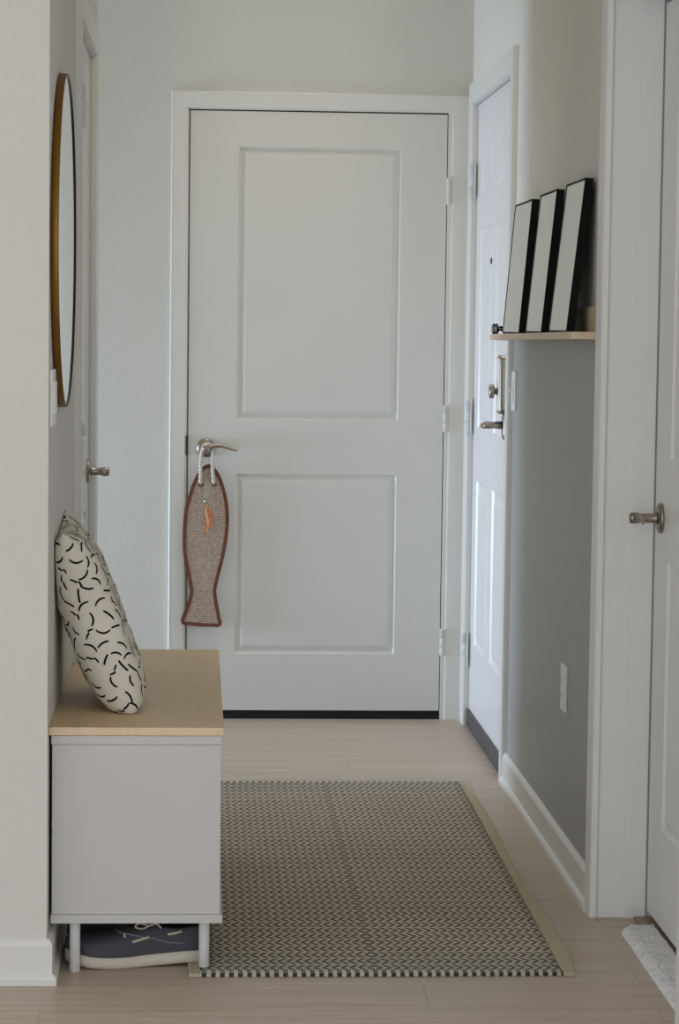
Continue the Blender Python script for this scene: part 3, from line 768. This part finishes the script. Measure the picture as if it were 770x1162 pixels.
# ------------------------------------------------------------------ boat shoe under the bench
def shoe(toe, heel, label):
    toe, heel = Vector(toe), Vector(heel)
    ax = (heel - toe); Ln = ax.length; ax.normalize(); side = Vector((ax.y, -ax.x, 0))   # side points to the viewer
    def prof(t):     # half width
        w = .050 * min(1, (t / .16)) ** .5 if t < .16 else .050 - .012 * max(0, (t - .38) / .25 if t < .63 else 1)
        if .30 < t: w = .050 - .013 * (1 - math.cos(PI * min(1, (t - .30) / .35))) / 2
        if t > .9: w *= max(.02, 1 - ((t - .9) / .1) ** 2) ** .5
        return max(w, .004)
    def z0(t): return .013 * max(0, (.30 - t) / .30) ** 1.7 + .0085 * min(1, max(0, (t - .45) / .4))
    def sole_h(t): return .025 + .003 * max(0, t - .5)
    def up_h(t): # crown of the upper above the sole
        pts = [(0, .026), (.1, .036), (.3, .047), (.5, .062), (.64, .070), (.8, .060), (.93, .064), (1, .060)]
        for (a, x), (b, y) in zip(pts, pts[1:]):
            if a <= t <= b: s = (t - a) / (b - a); s = s * s * (3 - 2 * s); return x + (y - x) * s
        return pts[-1][1]
    ts = [0, .006, .02, .045, .08, .12, .17, .23, .3, .37, .44, .5, .56, .63, .7, .77, .84, .9, .94, .97, .99, 1]
    root = empty('boat_shoe', ((toe + heel) / 2), label, 'shoe', 'pair of boat shoes')
    C = lambda t: toe + ax * (Ln * t)
    m = MB(); rings = []
    for t in ts:
        w, a, h = prof(t), z0(t), sole_h(t); c = C(t)
        rings.append([c + side * (s * w) + Vector((0, 0, a + zz)) for s, zz in ((-.9, 0), (-1.03, .004), (-1.05, h * .5), (-1.02, h), (-.8, h + .0005), (.8, h + .0005), (1.02, h), (1.05, h * .5), (1.03, .004), (.9, 0))])
    m.rings(M['sole'], rings, True, True, True, True); m.build('sole', root, bevel=.0)
    m = MB(); rings = []; NA = 25; S = []
    for t in ts:
        w, a, h, u = prof(t) * .985, z0(t) + sole_h(t) - .002, 0, up_h(t); c = C(t)
        op = 0 if t < .64 else min(1, (t - .64) / .05) * (1 if t < .965 else max(0, (1 - t) / .035))
        ring = []
        for j in range(NA):
            th = PI * j / (NA - 1); x = math.cos(th); zz = math.sin(th)
            px = math.copysign(abs(x) ** .62, x) * w; pz = u * zz ** .72
            o = abs(th - PI / 2) < .62
            if o and op > .5:
                px = x * w * 1.15; pz = .012
            ring.append(c + side * px + Vector((0, 0, a + pz)))
        rings.append(ring); S.append(ring)
    def mt(i, j):
        t = ts[i]; th = PI * (j + .5) / (NA - 1)
        return M['shoe_in'] if (t > .66 and abs(th - PI / 2) < .62) else M['shoe']
    m.rings(M['shoe'], rings, False, False, False, True, mats=mt)
    m.bm.faces.ensure_lookup_table()
    for f in m.bm.faces: f.normal_update()
    bvh = BVHTree.FromBMesh(m.bm)
    up = m.build('upper', root)
    def surf(t, th, off):
        import bisect
        i = max(0, min(len(ts) - 2, bisect.bisect(ts, t) - 1)); s = (t - ts[i]) / (ts[i + 1] - ts[i])
        jf = th / PI * (NA - 1); j = min(NA - 2, int(jf)); q = jf - j
        A = S[i][j].lerp(S[i][j + 1], q); B = S[i + 1][j].lerp(S[i + 1][j + 1], q); p = A.lerp(B, s)
        c = C(t) + Vector((0, 0, z0(t) + .03)); d = (p - c).normalized(); return p + d * off
    # raised vamp apron (both sides), its stitched edge, laces
    m = MB(); edge = []
    for i in range(25):
        u = i / 24; a = PI * u
        edge.append((.95 - .59 * math.sin(a) ** .45, .13 + (PI - .26) * u))
    for (t, th) in edge: pass
    m.tube(M['stitch'], [surf(t, th, .0012) for t, th in edge], .0016, 6)
    m.build('stitching', up)
    def strip(name, pts, w, mat, par):
        m = MB(); m.tube(mat, [surf(t, th, .0022) for t, th in pts], [(.0016, w)] * len(pts) if False else (w), 8); return m.build(name, par)
    for a, b in (((.465, .44), (.585, .48)), ((.715, .52), (.815, .66))):
        pts = [(a[0] + (b[0] - a[0]) * i / 6, a[1] + (b[1] - a[1]) * i / 6) for i in range(7)]
        strip('lace', pts, .0028, M['lace'], up)
    for th in (.85, PI - .85):
        pts = [(.415, th - .1), (.41, th), (.415, th + .12)]
        strip('lace', pts, .0026, M['lace'], up)
    # bow of the lace on the instep
    b0 = surf(.58, .98, .004)
    m = MB(); m.tube(M['lace'], spline([b0, b0 + ax * -.018 + Vector((0, 0, .006)) + side * .004, b0 + ax * -.028 + side * .008, b0 + ax * -.014 + side * .010 + Vector((0, 0, -.004)), b0 + side * .004, b0 + ax * .016 + Vector((0, 0, .005)) + side * .006, b0 + ax * .026 + side * .010 + Vector((0, 0, -.003))], 6), .0019, 8)
    m.build('lace', up)
shoe((-.270, 5.110, 0), (.028, 5.128, 0), 'front navy boat shoe with beige laces behind the near bench legs')
shoe((-.272, 5.232, 0), (.022, 5.250, 0), 'second navy boat shoe, mostly hidden behind the front one under the bench')

# ------------------------------------------------------------------ white plush mat at the near right door
m = MB(); fx0, fx1, fy0, fy1 = .952, 1.028, 4.56, 5.402; nx, ny = 40, 300; rnd = random.Random(3)
rowz = []
for j in range(ny + 1):
    t = j / ny; y = fy0 + (fy1 - fy0) * t
    e = max(0, (y - (fy1 - .06)) / .06)
    xl = fx0 + .045 * (1 - math.sqrt(max(0, 1 - e * e)))
    row = []
    for i in range(nx + 1):
        s = i / nx; x = xl + (fx1 - xl) * s
        ed = min(1, s / .25) if s < .25 else 1; ed2 = min(1, (1 - t) / .03) if t > .97 else 1
        z = .003 + .0135 * math.sqrt(ed) * math.sqrt(ed2) + rnd.uniform(-.0022, .0022)
        row.append(m.bm.verts.new((x + rnd.uniform(-.0012, .0012), y + rnd.uniform(-.002, .002), z)))
    rowz.append(row)
for j in range(ny):
    for i in range(nx): m.face([rowz[j][i], rowz[j][i + 1], rowz[j + 1][i + 1], rowz[j + 1][i]], M['fluff'], True)
loop = [rowz[j][0] for j in range(ny + 1)] + [rowz[ny][i] for i in range(1, nx + 1)] + [rowz[j][nx] for j in range(ny - 1, -1, -1)] + [rowz[0][i] for i in range(nx - 1, 0, -1)]
low = [m.bm.verts.new((v.co.x, v.co.y, .0008)) for v in loop]
for i in range(len(loop)): m.face([loop[i], loop[(i + 1) % len(loop)], low[(i + 1) % len(loop)], low[i]], M['fluff'], True)
mat_ = m.build('plush_mat'); tag(mat_, 'white fluffy mat on the floor along the near right door', 'mat')

# ------------------------------------------------------------------ light
def area(name, loc, rot, sx, sy, power, color):
    d = bpy.data.lights.new(name, 'AREA'); d.shape = 'RECTANGLE'; d.size = sx; d.size_y = sy; d.energy = power; d.color = color
    o = bpy.data.objects.new(name, d); o.location = loc; o.rotation_euler = rot; COL.objects.link(o); return o
area('living_room_windows', (-.3, -1.4, .95), (PI / 2, 0, 0), 4.6, 1.6, 34, (.80, .89, 1))
area('living_room_fill', (-.2, 2.6, 2.70), (0, 0, 0), 2.0, 1.2, 7.5, (1, .97, .93)).data.spread = math.radians(90)  # added overhead fill, no known fixture; lifts the near floor and mat
area('passage_window', (-3.15, 7.92, .50), (0, -PI / 2, 0), .78, .76, 33, (.64, .78, 1)).data.spread = math.radians(110)
area('hall_overhead_fill', (.30, 7.3, 2.71), (0, 0, 0), .7, 2.0, 4.0, (1, .955, .91)).data.spread = math.radians(80)  # unseen fill added above the hall to brighten floor and low walls
area('back_wall_warm_fill', (.30, 4.8, 2.66), (math.radians(76), 0, 0), .5, .2, .55, (1, .64, .20)).data.spread = math.radians(46)  # warm fill added to tint the back wall, not a real lamp
wd = bpy.data.worlds.new('World'); SC.world = wd; wd.use_nodes = True
bg = wd.node_tree.nodes['Background']; bg.inputs[0].default_value = (.90, .935, 1, 1); bg.inputs[1].default_value = 1.1
SC.cycles.max_bounces = 7; SC.cycles.diffuse_bounces = 5; SC.cycles.glossy_bounces = 3; SC.cycles.transmission_bounces = 1

# ------------------------------------------------------------------ camera
f_px, pitch, yaw, roll, cz = 2789.51, .0752428, .0578915, .0122443, 1.345988
cy, sy, cp, sp = math.cos(yaw), math.sin(yaw), math.cos(pitch), math.sin(pitch)
fwd = Vector((sy * cp, cy * cp, -sp)); r0 = Vector((cy, -sy, 0)); u0 = r0.cross(fwd)
r_ = r0 * math.cos(roll) + u0 * math.sin(roll); u_ = -r0 * math.sin(roll) + u0 * math.cos(roll)
cd = bpy.data.cameras.new('Camera'); cam = bpy.data.objects.new('Camera', cd); COL.objects.link(cam)
cam.matrix_world = Matrix(((r_.x, u_.x, -fwd.x, 0), (r_.y, u_.y, -fwd.y, 0), (r_.z, u_.z, -fwd.z, cz), (0, 0, 0, 1)))
cd.sensor_fit = 'HORIZONTAL'; cd.sensor_width = 36; cd.lens = f_px * 36 / 770; cd.clip_start = .05
SC.camera = cam
SC.view_settings.view_transform = 'Standard'; SC.view_settings.look = 'None'; SC.view_settings.exposure = 0
